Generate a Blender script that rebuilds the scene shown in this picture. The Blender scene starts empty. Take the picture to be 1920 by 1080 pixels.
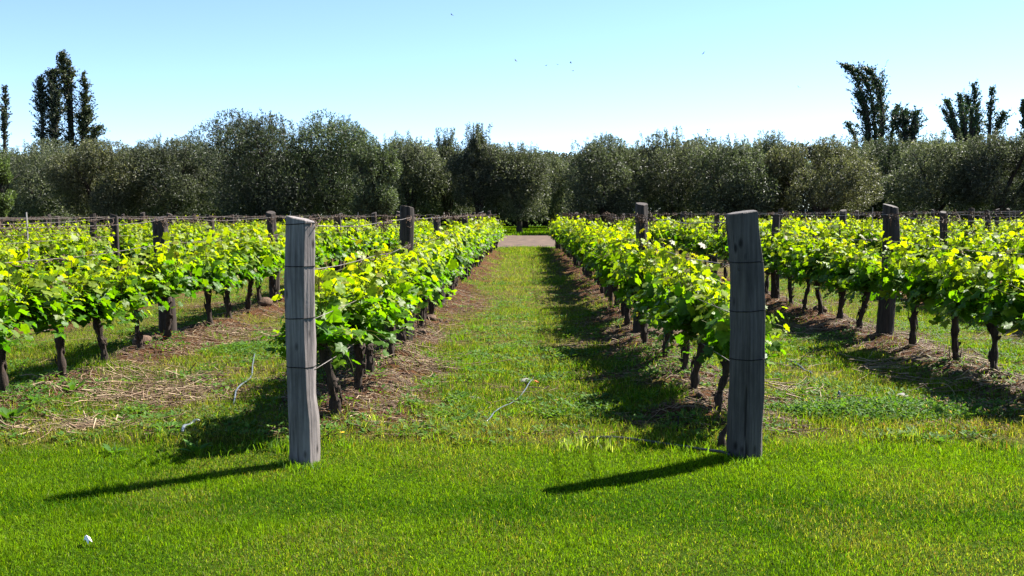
import bpy, math, random
import numpy as np
from mathutils import Vector, Matrix

R = np.random.RandomState(7)
rnd = random.Random(11)
SC = bpy.context.scene
COL = SC.collection
PI = math.pi

# ------------------------------------------------------------------ camera model
FPX, H = 1870.0, 1.63
YAW, PITCH, ROLL = -28 / FPX, math.atan(141 / FPX), 0.0061
fw = np.array([math.sin(YAW) * math.cos(PITCH), math.cos(YAW) * math.cos(PITCH), -math.sin(PITCH)])
rt0 = np.array([math.cos(YAW), -math.sin(YAW), 0.0])
up0 = np.cross(rt0, fw)
rt = rt0 * math.cos(ROLL) - up0 * math.sin(ROLL)
up = np.cross(rt, fw)

def ray(px, py):
    return fw + rt * (px - 960) / FPX + up * (540 - py) / FPX

def on_ground(px, py, z=0.0):
    d = ray(px, py)
    t = (z - H) / d[2]
    return np.array([0, 0, H]) + d * t

def at_depth(px, py, Y):
    d = ray(px, py)
    return np.array([0, 0, H]) + d * (Y / d[1])

# ------------------------------------------------------------------ noise + terrain
_tabs = {}
def vnoise(x, y, s, seed=0):
    if seed not in _tabs:
        _tabs[seed] = np.random.RandomState(1000 + seed).rand(256, 256)
    T = _tabs[seed]
    x = np.asarray(x, float) / s + 91.3; y = np.asarray(y, float) / s + 57.7
    xi = np.floor(x).astype(int); yi = np.floor(y).astype(int)
    fx = x - xi; fy = y - yi
    fx = fx * fx * (3 - 2 * fx); fy = fy * fy * (3 - 2 * fy)
    a = T[xi % 256, yi % 256]; b = T[(xi + 1) % 256, yi % 256]
    c = T[xi % 256, (yi + 1) % 256]; d = T[(xi + 1) % 256, (yi + 1) % 256]
    return (a * (1 - fx) + b * fx) * (1 - fy) + (c * (1 - fx) + d * fx) * fy

def fbm(x, y, s, seed=0, n=3):
    v = 0; a = 1; t = 0
    for i in range(n):
        v = v + a * vnoise(x, y, s / 2 ** i, seed + i); t += a; a *= .5
    return v / t

def sstep(a, b, x):
    t = np.clip((np.asarray(x, float) - a) / (b - a), 0, 1)
    return t * t * (3 - 2 * t)

PL = on_ground(570, 868)          # the two grey end posts
PR = on_ground(1400, 856)
X0L, X0R, SP = PL[0], PR[0], 2.92
YEND = 47.0                        # far end of the rows
ROWS = [('left', k, X0L - SP * k) for k in range(8)] + [('right', k, X0R + SP * k) for k in range(8)]
ROWX = np.array([r[2] for r in ROWS])

def row_dist(x):
    x = np.asarray(x, float)
    return np.min(np.abs(x[..., None] - ROWX), axis=-1)

def in_plot(y):
    return sstep(6.9, 7.8, y) * (1 - sstep(YEND, YEND + 1.0, y))

def hgt(x, y):
    x = np.asarray(x, float); y = np.asarray(y, float)
    n = fbm(x, y, .9, 3, 3) - .5
    f = fbm(x, y, .16, 9, 2) - .5
    near = 1 - sstep(38, 46, y)
    m = in_plot(y)
    dr = row_dist(x) + .25 * (fbm(x, y, .7, 15, 2) - .5)
    berm = .10 * np.exp(-(dr / .38) ** 2) * m
    bare = np.exp(-(dr / .55) ** 2) * m
    return near * (berm + n * .035 * (.4 + .6 * m) + f * (.012 + .085 * bare))

def zones(x, y):
    """lawn, bare soil, dryness"""
    edge = 7.0 + .5 * (fbm(x, y, 1.2, 21, 3) - .5)
    lawn = 1 - sstep(edge - .22, edge + .22, y)
    m = in_plot(y)
    dr = row_dist(x)
    n = fbm(x, y, .8, 31, 4)
    n2 = fbm(x, y, 1.7, 37, 3)
    bare = sstep(.86, .26, dr + 1.5 * (n - .5)) * m
    # wider litter between the two rows on the left, along the foot of the row on the right
    lit = np.exp(-((x + 3.1) / .95) ** 2 - ((y - 9.0) / 1.5) ** 2) * sstep(.36, .56, n)
    bare = np.maximum(bare, lit)
    bare = np.maximum(bare, .55 * sstep(.6, .75, n2) * m)
    core = np.exp(-((x - (X0L + X0R) / 2 - .05) / .75) ** 4)
    bare = bare * (1 - .72 * core)
    dry = np.exp(-((y - 7.25) / .5) ** 2) * (.35 + .9 * sstep(.35, .65, n2))
    dry = np.maximum(dry, .8 * sstep(.5, .68, fbm(x, y, 1.1, 44, 3)) * (1 - sstep(4.9, 5.6, y)))
    dry = np.maximum(dry, .5 * sstep(.5, .7, fbm(x, y, .9, 46, 3)))
    return lawn, np.clip(bare, 0, 1), np.clip(dry, 0, 1)

# ------------------------------------------------------------------ mesh helpers
class MB:
    def __init__(s): s.V = []; s.F = {}; s.C = []; s.n = 0
    def add(s, V, F, col=(1, 1, 1), mat=0, smooth=True):
        V = np.asarray(V, float).reshape(-1, 3)
        F = np.asarray(F, int)
        s.F.setdefault((F.shape[1], mat, smooth), []).append(F + s.n)
        s.V.append(V)
        c = np.asarray(col, float)
        s.C.append(np.broadcast_to(c, (len(V), 3)) if c.ndim == 1 else c)
        s.n += len(V)
    def addm(s, V, Fs, col=(1, 1, 1), mat=0, smooth=True):
        for i, F in enumerate(Fs):
            if i == 0: s.add(V, F, col, mat, smooth); base = s.n - len(V)
            else:
                F = np.asarray(F, int)
                s.F.setdefault((F.shape[1], mat, smooth), []).append(F + base)
    def arrays(s):
        return np.concatenate(s.V), {k: np.concatenate(v) for k, v in s.F.items()}, np.concatenate(s.C)
    def mesh(s, name, mats):
        return raw_mesh(name, *s.arrays(), mats)
    def build(s, name, mats, parent=None):
        return link(name, s.mesh(name, mats), parent)

def raw_mesh(name, V, F, C, mats):
    me = bpy.data.meshes.new(name)
    me.vertices.add(len(V)); me.vertices.foreach_set('co', V.astype(np.float32).ravel())
    loops = np.concatenate([f.ravel() for f in F.values()])
    tot = np.concatenate([np.full(len(f), k[0]) for k, f in F.items()])
    mi = np.concatenate([np.full(len(f), k[1]) for k, f in F.items()])
    sm = np.concatenate([np.full(len(f), k[2]) for k, f in F.items()])
    me.loops.add(len(loops)); me.loops.foreach_set('vertex_index', loops.astype(np.int32))
    me.polygons.add(len(tot))
    me.polygons.foreach_set('loop_start', (np.cumsum(tot) - tot).astype(np.int32))
    me.polygons.foreach_set('material_index', mi.astype(np.int32))
    me.polygons.foreach_set('use_smooth', sm.astype(bool))
    a = me.color_attributes.new('Col', 'FLOAT_COLOR', 'POINT')
    a.data.foreach_set('color', np.concatenate([C, np.ones((len(C), 1))], 1).astype(np.float32).ravel())
    for m in (mats if isinstance(mats, (list, tuple)) else [mats]): me.materials.append(m)
    me.update(calc_edges=True)
    return me

def link(name, data, parent=None):
    o = bpy.data.objects.new(name, data); COL.objects.link(o)
    if parent: o.parent = parent
    return o

def empty(name, loc, rz=0):
    o = link(name, None); o.empty_display_size = .1
    o.location = loc; o.rotation_euler = (0, 0, rz)
    return o

def tag(o, label=None, cat=None, group=None, kind=None):
    if label: o['label'] = label
    if cat: o['category'] = cat
    if group: o['group'] = group
    if kind: o['kind'] = kind
    return o

def tube(path, rad, sides=8, noise=0, caps=True, seed=None):
    P = np.asarray(path, float); n = len(P)
    rad = np.broadcast_to(np.asarray(rad, float), (n,))
    T = np.gradient(P, axis=0); T /= np.linalg.norm(T, axis=1)[:, None] + 1e-9
    ref = np.array([0, 0, 1.0]) if abs(T[0][2]) < .8 else np.array([1.0, 0, 0])
    U = np.cross(T, ref); U /= np.linalg.norm(U, axis=1)[:, None] + 1e-9
    W = np.cross(T, U)
    a = np.arange(sides) * 2 * PI / sides
    rr = rad[:, None] * (1 + (noise * (R.rand(n, sides) - .5) if noise else 0) * np.ones((n, sides)))
    V = P[:, None] + rr[..., None] * (np.cos(a)[None, :, None] * U[:, None] + np.sin(a)[None, :, None] * W[:, None])
    V = V.reshape(-1, 3)
    i = np.arange(n - 1)[:, None] * sides; j = np.arange(sides)[None]; j2 = (j + 1) % sides
    F = np.stack([i + j, i + j2, i + sides + j2, i + sides + j], -1).reshape(-1, 4)
    if not caps: return V, [F]
    V = np.concatenate([V, P[:1], P[-1:]])
    jj = np.arange(sides); k = n * sides
    c0 = np.stack([np.full(sides, k), (jj + 1) % sides, jj], 1)
    b = (n - 1) * sides
    c1 = np.stack([np.full(sides, k + 1), b + jj, b + (jj + 1) % sides], 1)
    return V, [F, np.concatenate([c0, c1])]

def spline(pts, n):
    P = np.asarray(pts, float); m = len(P)
    Q = np.concatenate([2 * P[:1] - P[1:2], P, 2 * P[-1:] - P[-2:-1]])
    t = np.linspace(0, m - 1 - 1e-6, n); i = t.astype(int); f = (t - i)[:, None]
    a, b, c, d = Q[i], Q[i + 1], Q[i + 2], Q[i + 3]
    return .5 * (2 * b + (c - a) * f + (2 * a - 5 * b + 4 * c - d) * f ** 2 + (3 * b - a - 3 * c + d) * f ** 3)

def frames(nrm, along):
    """orthonormal (u across, v along, n normal) from normals and a wished direction"""
    n = nrm / (np.linalg.norm(nrm, axis=1)[:, None] + 1e-9)
    v = along - n * np.sum(n * along, 1)[:, None]
    v /= np.linalg.norm(v, axis=1)[:, None] + 1e-9
    return np.cross(v, n), v, n

# lobed vine leaf, base at the origin, tip at v = 1
_half = [(.0, .06), (.20, -.10), (.42, -.04), (.60, .20), (.47, .34), (.64, .60), (.38, .66), (.22, .84)]
_out = [(u, v) for u, v in _half] + [(0, 1.02)] + [(-u, v) for u, v in _half[:0:-1]]
LEAF2 = np.array([(0, .38)] + _out)
_k = len(_out)
LEAF_F = np.array([(0, 1 + i, 1 + (i + 1) % _k) for i in range(_k)])
LEAF_W = -.30 * LEAF2[:, 0] ** 2 - .16 * (LEAF2[:, 1] - .3) ** 2 + .16 * np.abs(LEAF2[:, 0])
LEAF_W[1:] += .05 * np.cos(np.arange(_k) * 2.6)
KITE2 = np.array([(0, 0), (.42, .40), (0, 1), (-.42, .40)])
KITE_F = np.array([(0, 1, 2, 3)])

def leaves(mb, P, nrm, along, size, col, shape='lobed', width=1.0, mat=0):
    if shape == 'lobed': S, F, W = LEAF2, LEAF_F, LEAF_W
    else: S, F, W = KITE2, KITE_F, np.array([0, .06, -.06, .06])
    u, v, n = frames(nrm, along)
    size = np.broadcast_to(np.asarray(size, float), (len(P),))
    s = size[:, None, None]
    wid = width * (.85 + .3 * R.rand(len(P), 1, 1))
    curl = (.5 + 2.6 * R.rand(len(P), 1, 1) ** 1.3) if shape == 'lobed' else np.ones((len(P), 1, 1))
    V = P[:, None] + s * (S[None, :, 0:1] * u[:, None] * wid + S[None, :, 1:2] * v[:, None] + W[None, :, None] * curl * n[:, None])
    k = len(S)
    FF = (np.arange(len(P))[:, None, None] * k + F[None]).reshape(-1, F.shape[1])
    C = np.repeat(col, k, 0)
    mb.add(V.reshape(-1, 3), FF, C, mat, shape == 'lobed')

# ------------------------------------------------------------------ materials
def mat(name):
    m = bpy.data.materials.new(name); m.use_nodes = True
    nt = m.node_tree; nt.nodes.clear()
    o = nt.nodes.new('ShaderNodeOutputMaterial')
    def N(t, **kw):
        n = nt.nodes.new('ShaderNode' + t)
        for k, v in kw.items():
            if k.startswith('i_'):
                n.inputs[k[2:].replace('_', ' ')].default_value = v
            else: setattr(n, k, v)
        return n
    return m, nt, N, nt.links.new, o

def rampnode(N, stops):
    r = N('ValToRGB'); e = r.color_ramp.elements
    while len(e) < len(stops): e.new(.5)
    for q, (p, c) in zip(e, stops):
        q.position = p; q.color = (*c, 1)
    return r

def leaf_mat(name, trans=.45, tint=(1.5, 1.5, .5), rough=.4, spec=.5, noise=0):
    m, nt, N, L, o = mat(name)
    a = N('Attribute', attribute_name='Col')
    base = a.outputs['Color']
    if noise:
        tc = N('TexCoord'); t = N('TexNoise', i_Scale=noise, i_Detail=3.0)
        L(tc.outputs['Object'], t.inputs['Vector'])
        r = rampnode(N, [(.3, (.72, .72, .72)), (.7, (1.2, 1.2, 1.2))])
        L(t.outputs['Fac'], r.inputs['Fac'])
        mx = N('Mix', data_type='RGBA', blend_type='MULTIPLY'); mx.inputs['Factor'].default_value = 1
        L(base, mx.inputs['A']); L(r.outputs['Color'], mx.inputs['B']); base = mx.outputs['Result']
    p = N('BsdfPrincipled', i_Roughness=rough); p.inputs['Specular IOR Level'].default_value = spec
    L(base, p.inputs['Base Color'])
    tm = N('Mix', data_type='RGBA', blend_type='MULTIPLY'); tm.inputs['Factor'].default_value = 1
    tm.inputs['B'].default_value = (*tint, 1); L(base, tm.inputs['A'])
    t = N('BsdfTranslucent'); L(tm.outputs['Result'], t.inputs['Color'])
    mx = N('MixShader'); mx.inputs['Fac'].default_value = trans
    L(p.outputs[0], mx.inputs[1]); L(t.outputs[0], mx.inputs[2]); L(mx.outputs[0], o.inputs['Surface'])
    return m

def noise_mat(name, c1, c2, scale=20, stretch=(1, 1, 1), rough=.85, bump=.4, dist=.01, attr=False, detail=6, mid=(.35, .65), spec=.3):
    m, nt, N, L, o = mat(name)
    tc = N('TexCoord'); mp = N('Mapping'); mp.inputs['Scale'].default_value = stretch
    L(tc.outputs['Object'], mp.inputs['Vector'])
    t = N('TexNoise', i_Scale=scale, i_Detail=float(detail), i_Roughness=.65); L(mp.outputs[0], t.inputs['Vector'])
    r = rampnode(N, [(mid[0], c1), (mid[1], c2)]); L(t.outputs['Fac'], r.inputs['Fac'])
    col = r.outputs['Color']
    if attr:
        a = N('Attribute', attribute_name='Col')
        mx = N('Mix', data_type='RGBA', blend_type='MULTIPLY'); mx.inputs['Factor'].default_value = 1
        L(a.outputs['Color'], mx.inputs['A']); L(col, mx.inputs['B']); col = mx.outputs['Result']
    p = N('BsdfPrincipled', i_Roughness=rough); p.inputs['Specular IOR Level'].default_value = spec
    L(col, p.inputs['Base Color'])
    b = N('Bump', i_Strength=bump, i_Distance=dist); L(t.outputs['Fac'], b.inputs['Height'])
    L(b.outputs[0], p.inputs['Normal']); L(p.outputs[0], o.inputs['Surface'])
    return m

def weathered_wood(name, dark, mid, pale):
    m, nt, N, L, o = mat(name)
    tc = N('TexCoord')
    def nz(scale, st, det=6, ro=.6):
        mp = N('Mapping'); mp.inputs['Scale'].default_value = st
        L(tc.outputs['Object'], mp.inputs['Vector'])
        t = N('TexNoise', i_Scale=scale, i_Detail=float(det), i_Roughness=ro); L(mp.outputs[0], t.inputs['Vector'])
        return t.outputs['Fac']
    grain = nz(60, (1, 1, .035)); blot = nz(5, (1, 1, .45)); crack = nz(19, (1, 1, .07), 3, .5)
    r = rampnode(N, [(.25, dark), (.5, mid), (.75, pale)]); L(grain, r.inputs['Fac'])
    rb = rampnode(N, [(.3, (.55, .54, .53)), (.6, (1.08, 1.08, 1.08))]); L(blot, rb.inputs['Fac'])
    rc = rampnode(N, [(.31, (.16, .14, .13)), (.37, (1, 1, 1))]); L(crack, rc.inputs['Fac'])
    v = N('TexVoronoi', i_Scale=8.5, i_Randomness=1.0)
    mp = N('Mapping'); mp.inputs['Scale'].default_value = (1.2, 1.2, .55); L(tc.outputs['Object'], mp.inputs['Vector'])
    L(mp.outputs[0], v.inputs['Vector'])
    rk = rampnode(N, [(.08, (.10, .085, .075)), (.2, (1, 1, 1))]); L(v.outputs['Distance'], rk.inputs['Fac'])
    col = r.outputs['Color']
    at = N('Attribute', attribute_name='Col').outputs['Color']
    for q in (rb.outputs['Color'], rc.outputs['Color'], rk.outputs['Color'], at):
        mx = N('Mix', data_type='RGBA', blend_type='MULTIPLY'); mx.inputs['Factor'].default_value = 1
        L(col, mx.inputs['A']); L(q, mx.inputs['B']); col = mx.outputs['Result']
    p = N('BsdfPrincipled', i_Roughness=.8); p.inputs['Specular IOR Level'].default_value = .3
    L(col, p.inputs['Base Color'])
    ad = N('Math', operation='ADD'); L(grain, ad.inputs[0]); L(rc.outputs['Color'], ad.inputs[1])
    b = N('Bump', i_Strength=.6, i_Distance=.006); L(ad.outputs[0], b.inputs['Height'])
    L(b.outputs[0], p.inputs['Normal']); L(p.outputs[0], o.inputs['Surface'])
    return m

M = {}
M['vine'] = leaf_mat('vine_leaf', .56, (1.7, 1.65, .2), .5, .26, 30)
M['grass'] = leaf_mat('grass_blade', .5, (1.5, 1.5, .3), .6, .06)
M['weed'] = leaf_mat('weed_leaf', .42, (1.5, 1.45, .4), .6, .08)
M['olive'] = leaf_mat('olive_leaf', .32, (1.7, 1.75, 1.05), .5, .3)
M['poplar'] = leaf_mat('poplar_leaf', .2, (1.3, 1.4, .5), .5, .3)
M['bark'] = noise_mat('vine_bark', (.010, .006, .004), (.045, .028, .019), 45, (1, 1, .18), .9, 1, .012)
M['tree_bark'] = noise_mat('tree_bark', (.012, .009, .007), (.045, .035, .027), 9, (1, 1, .3), .9, .8, .04)
M['old_wood'] = weathered_wood('dark_post_wood', (.008, .005, .004), (.026, .018, .014), (.06, .044, .036))
M['grey_wood'] = weathered_wood('grey_post_wood', (.05, .047, .046), (.115, .11, .106), (.2, .192, .185))
M['soil'] = noise_mat('ground_soil', (.28, .26, .25), (1.6, 1.5, 1.42), 30, (1, 1, 1), .95, 1.0, .035, True, 10, spec=.03)
M['clod'] = noise_mat('clod_soil', (.035, .02, .013), (.105, .063, .04), 22, (1, 1, 1), .95, 1, .02)
M['stone'] = noise_mat('grey_stone', (.09, .085, .085), (.24, .23, .22), 25, (1, 1, 1), .8, .6, .01)
M['straw'] = noise_mat('dry_straw', (.6, .6, .6), (1.3, 1.3, 1.3), 60, (1, 1, 1), .7, .2, .004, True)
M['gravel'] = noise_mat('road_gravel', (.022, .013, .008), (.105, .064, .040), 1.6, (1, 1, 1), .95, .5, .05, False, 10)
M['tendril'] = noise_mat('dried_tendril', (.02, .011, .007), (.085, .05, .032), 40, (1, 1, 1), .85, .2, .003)
M['wire'] = noise_mat('rusty_wire', (.06, .045, .036), (.16, .135, .12), 30, (1, 1, 1), .45, .1, .001)
M['band'] = noise_mat('dark_wire', (.005, .005, .005), (.018, .016, .015), 30, (1, 1, 1), .7, .1, .001, spec=.1)
M['hose_grey'] = noise_mat('grey_hose', (.045, .053, .066), (.095, .108, .125), 15, (1, 1, 1), .35, .1, .002, spec=.6)
M['hose_black'] = noise_mat('black_hose', (.012, .012, .013), (.03, .03, .03), 15, (1, 1, 1), .35, .1, .002, spec=.5)
M['white'] = noise_mat('white_scrap', (.72, .72, .72), (.84, .84, .85), 10, (1, 1, 1), .6, .1, .002)
M['orange'] = noise_mat('orange_plastic', (.55, .10, .03), (.7, .16, .05), 10, (1, 1, 1), .4, .1, .002)
M['yellow'] = noise_mat('yellow_petal', (.65, .45, .01), (.8, .6, .02), 60, (1, 1, 1), .6, .1, .002)
M['bird'] = noise_mat('bird_feather', (.02, .02, .022), (.05, .05, .05), 30, (1, 1, 1), .7, .1, .002)
M['pale_wood'] = noise_mat('pale_stake_wood', (.12, .11, .1), (.28, .26, .24), 30, (1, 1, .1), .8, .3, .004)

# ------------------------------------------------------------------ ground sheet
def stretch(a, b, step, far, g=1.18):
    core = list(np.arange(a, b + 1e-6, step)); s = step; hi = [core[-1]]
    while hi[-1] < far: s *= g; hi.append(hi[-1] + s)
    s = step; lo = [core[0]]
    while lo[-1] > -far: s *= g; lo.append(lo[-1] - s)
    return np.array(lo[:0:-1] + core + hi[1:])
xs = stretch(-6.4, 6.4, .045, 1500)
ys0 = list(np.arange(3.2, 15, .045)); s = .045
while ys0[-1] < 1500: s *= (1.012 if ys0[-1] < 60 else 1.15); ys0.append(ys0[-1] + s)
s = .045
while ys0[0] > -300: s *= 1.25; ys0.insert(0, ys0[0] - s)
ys = np.array(ys0)
GX, GY = np.meshgrid(xs, ys)
gx, gy = GX.ravel(), GY.ravel()
gz = hgt(gx, gy)
lawn, bare, dry = zones(gx, gy)
c_lawn = np.array([.026, .055, .003]); c_soil = np.array([.062, .031, .016]); c_rough = np.array([.075, .07, .022]); c_far = np.array([.045, .09, .008])
c = c_rough * (1 - bare[:, None]) + c_soil * bare[:, None]
c = c * (1 - lawn[:, None]) + c_lawn * lawn[:, None]
fr = sstep(44, 47, gy)[:, None]
c = c * (1 - fr) + c_far * fr
c *= (.75 + .5 * fbm(gx, gy, .5, 61, 3))[:, None]
nx, ny = len(xs), len(ys)
ii = (np.arange(ny - 1)[:, None] * nx + np.arange(nx - 1)[None]).ravel()
gm = MB(); gm.add(np.stack([gx, gy, gz], 1), np.stack([ii, ii + 1, ii + nx + 1, ii + nx], 1), c)
tag(gm.build('ground', M['soil']), kind='structure')

# gravel road past the far ends of the rows
rm = MB(); rx = np.linspace(-160, 160, 161)
ya = 47.6 + .5 * (vnoise(rx, rx * 0, 3, 70) - .5); yb = 75 + 1.6 * (vnoise(rx, rx * 0, 4, 71) - .5)
rows_ = [np.stack([rx, ya + (yb - ya) * t, np.full_like(rx, .004 + .02 * math.sin(PI * t))], 1) for t in np.linspace(0, 1, 9)]
n_ = len(rx); i_ = (np.arange(8)[:, None] * n_ + np.arange(n_ - 1)[None]).ravel()
rm.add(np.concatenate(rows_), np.stack([i_, i_ + 1, i_ + n_ + 1, i_ + n_], 1))
tag(rm.build('gravel_road', M['gravel']), kind='structure')

# ------------------------------------------------------------------ grass (stuff)
def blades(mb, x, y, h, w, col, lean=.5, two=True):
    n = len(x); z = hgt(x, y) - .004
    a = R.rand(n) * 2 * PI; side = np.stack([np.cos(a), np.sin(a), np.zeros(n)], 1)
    la = R.rand(n) * 2 * PI
    ld = np.stack([np.cos(la), np.sin(la), np.zeros(n)], 1) * (lean * R.rand(n) ** .7)[:, None]
    P = np.stack([x, y, z], 1); hh = h[:, None]; ww = w[:, None] / 2
    mid = P + np.array([0, 0, .55]) * hh + ld * hh * .3
    tip = P + np.array([0, 0, 1.0]) * hh * (1 - .35 * np.linalg.norm(ld, axis=1))[:, None] + ld * hh
    if two:
        V = np.stack([P - side * ww, P + side * ww, mid + side * ww * .8, mid - side * ww * .8, tip], 1).reshape(-1, 3)
        b = np.arange(n)[:, None] * 5
        mb.add(V, b + np.array([[0, 1, 2, 3]]), np.repeat(col, 5, 0))
        mb.F.setdefault((3, 0, True), []).append(b + np.array([[3, 2, 4]]) + mb.n - len(V))
    else:
        V = np.stack([P - side * ww, P + side * ww, tip], 1).reshape(-1, 3)
        b = np.arange(n)[:, None] * 3
        mb.add(V, b + np.array([[0, 1, 2]]), np.repeat(col, 3, 0))

G_FRESH = np.array([.098, .185, .003]); G_DEEP = np.array([.036, .098, .002]); G_YEL = np.array([.135, .195, .005])
G_DRY = np.array([.185, .195, .055]); G_RED = np.array([.12, .06, .028])

def grass_col(x, y, dry):
    n = len(x)
    t = fbm(x, y, .5, 81, 3); u = fbm(x, y, 1.6, 84, 2)
    bnd = .36 * np.exp(-((y - 5.35 - .25 * (u - .5)) / .22) ** 2) - .10 * np.exp(-((y - 4.7) / .3) ** 2)
    k = sstep(.33, .66, .5 * t + .5 * u - bnd + .3 * (R.rand(n) - .5))[:, None]
    c = G_DEEP * (1 - k) + G_FRESH * k
    q = (R.rand(n) < .16)[:, None]; c = np.where(q, G_YEL, c)
    d = (R.rand(n) < dry * .75)[:, None]; c = np.where(d, G_DRY * (.6 + .6 * R.rand(n, 1)), c)
    r = (R.rand(n) < dry * .07)[:, None]; c = np.where(r, G_RED, c)
    p = (R.rand(n) < .018)[:, None]; c = np.where(p, [[.24, .28, .08]], c)
    return c * (.42 + 1.15 * R.rand(n, 1) ** 1.3)

def sample(y0, y1, dens, half=None, x0=None, x1=None):
    if half: w = half(y1); x0, x1 = -w, w
    n = int((x1 - x0) * (y1 - y0) * dens)
    x = x0 + (x1 - x0) * R.rand(n); y = y0 + (y1 - y0) * R.rand(n)
    if half: k = np.abs(x) < half(y); x, y = x[k], y[k]
    return x, y
HW = lambda y: .56 * y + .7

gl = MB()
for y0 in np.arange(3.7, 7.6, .3):
    x, y = sample(y0, y0 + .3, 21000, HW)
    lawn, bare, dry = zones(x, y)
    k = R.rand(len(x)) < lawn * (1 - .3 * dry); x, y, dry = x[k], y[k], dry[k]
    t = fbm(x, y, .35, 91, 2)
    h = (.013 + .027 * R.rand(len(x)) ** 1.4) * (.5 + 1.1 * t)
    blades(gl, x, y, h, .0021 + .0017 * R.rand(len(x)), grass_col(x, y, dry * .85), 1.0)
tag(gl.build('lawn_grass', M['grass']), 'short mown green lawn grass in front of the vine rows', 'grass', kind='stuff')

gr = MB()
# rough grass of the aisles, thinning into the bare strips under the vines
spec = [(6.6, 9, 6500, HW), (9, 12, 4200, HW), (12, 17, 1900, lambda y: np.minimum(HW(y), 8.5 + 0 * y)), (17, 25, 700, lambda y: 6.5 + 0 * y), (25, 47.4, 420, lambda y: 2.2 + 0 * y)]
for (ya_, yb_, dens, half) in spec:
    for y0 in np.arange(ya_, yb_, .5):
        x, y = sample(y0, min(y0 + .5, yb_), dens, half)
        lawn, bare, dry = zones(x, y)
        patch = sstep(.25, .62, fbm(x, y, .33, 95, 3))
        core = np.exp(-((x - (X0L + X0R) / 2) / .95) ** 4)
        k = R.rand(len(x)) < (1 - lawn * .9) * (1 - .93 * bare) * (.35 + .65 * np.maximum(patch, .7 * core))
        x, y, dry, patch = x[k], y[k], dry[k], patch[k]
        sc = 1 + max(0, (y0 - 9) / 14)
        h = (.025 + .055 * R.rand(len(x)) ** 1.5) * (.6 + .8 * patch) * (1 + .25 * (sc - 1))
        blades(gr, x, y, h, (.003 + .0028 * R.rand(len(x))) * sc, grass_col(x, y, np.clip(dry * .9 + .36, 0, 1)), 1.0, y0 < 12)
# far grass under the grove beyond the road
x, y = sample(71, 112, 26, None, -6, 7)
blades(gr, x, y, .12 + .12 * R.rand(len(x)), .05 + .05 * R.rand(len(x)), grass_col(x, y, x * 0), .8, False)
tag(gr.build('rough_grass', M['grass']), 'patchy rough grass growing between the vine rows', 'grass', kind='stuff')

# taller tufts and low broad-leaved weeds
wd = MB(); tf = MB()
for y0, y1, dens in ((6.9, 10, 70), (10, 14, 42), (14, 24, 14)):
    x, y = sample(y0, y1, dens, lambda y: np.minimum(HW(y), 7.0 + 0 * y))
    lawn, bare, dry = zones(x, y)
    k = R.rand(len(x)) < (1 - lawn) * (1 - .8 * bare) * sstep(.36, .60, fbm(x, y, .8, 99, 2))
    for px_, py_ in zip(x[k], y[k]):
        n = 16; a = R.rand(n) * 2 * PI; r = .07 * R.rand(n) ** .5 * (1 + R.rand())
        P = np.stack([px_ + r * np.cos(a), py_ + r * np.sin(a)], 1)
        z = hgt(P[:, 0], P[:, 1]) + .01 + .04 * R.rand(n) * (1 - r / .2)
        o_ = np.stack([np.cos(a), np.sin(a), .3 + .5 * R.rand(n)], 1)
        col = np.where(R.rand(n, 1) < .5, [[.05, .12, .018]], [[.085, .15, .03]]) * (.7 + .6 * R.rand(n, 1))
        leaves(wd, np.c_[P, z], np.stack([-.5 * np.cos(a), -.5 * np.sin(a), np.ones(n)], 1) + .5 * (R.rand(n, 3) - .5), o_, .028 + .03 * R.rand(n), col, 'kite', .7)
def patch_weeds(mb, px, py, rx_, ry_, n, hmax, cols, size):
    g = on_ground(px, py); a = R.rand(n) * 2 * PI; r = R.rand(n) ** .5
    x = g[0] + rx_ * r * np.cos(a); y = g[1] + ry_ * r * np.sin(a)
    z = hgt(x, y) + hmax * R.rand(n) * (1 - .6 * r)
    col = np.array(cols)[R.randint(len(cols), size=n)] * (.7 + .6 * R.rand(n, 1))
    leaves(mb, np.c_[x, y, z], R.rand(n, 3) - .5 + [0, 0, .6], R.rand(n, 3) - .5 + [0, 0, .5], size * (.6 + .8 * R.rand(n)), col, 'kite', .6)
GC = [[.05, .12, .02], [.08, .15, .03], [.06, .13, .03]]
patch_weeds(wd, 1660, 778, .75, .42, 5200, .14, GC, .035)
patch_weeds(wd, 1790, 772, .5, .4, 2000, .12, GC + [[.22, .15, .13]], .03)
patch_weeds(wd, 1660, 770, .8, .4, 900, .17, [[.3, .22, .2], [.34, .28, .2]], .014)
patch_weeds(wd, 1500, 775, .3, .22, 900, .09, GC, .03)
patch_weeds(wd, 1780, 808, .5, .16, 900, .09, [[.2, .11, .1], [.25, .16, .13], [.12, .14, .04]], .018)
patch_weeds(wd, 470, 660, .42, .5, 1800, .12, GC, .035)
patch_weeds(wd, 300, 650, .3, .4, 700, .12, GC + [[.2, .06, .05]], .03)
patch_weeds(wd, 430, 780, .55, .4, 2600, .07, [[.06, .1, .03], [.09, .11, .035], [.12, .1, .05]], .026)
patch_weeds(wd, 1230, 690, .5, 1.0, 1500, .10, GC, .032)
patch_weeds(wd, 1560, 640, .35, .6, 800, .1, GC, .03)
patch_weeds(wd, 40, 760, .35, .3, 500, .12, GC, .035)
tag(wd.build('weed_cover', M['weed']), 'low broad-leaved weeds spread over the rough ground between rows', 'weeds', kind='stuff')

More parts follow.
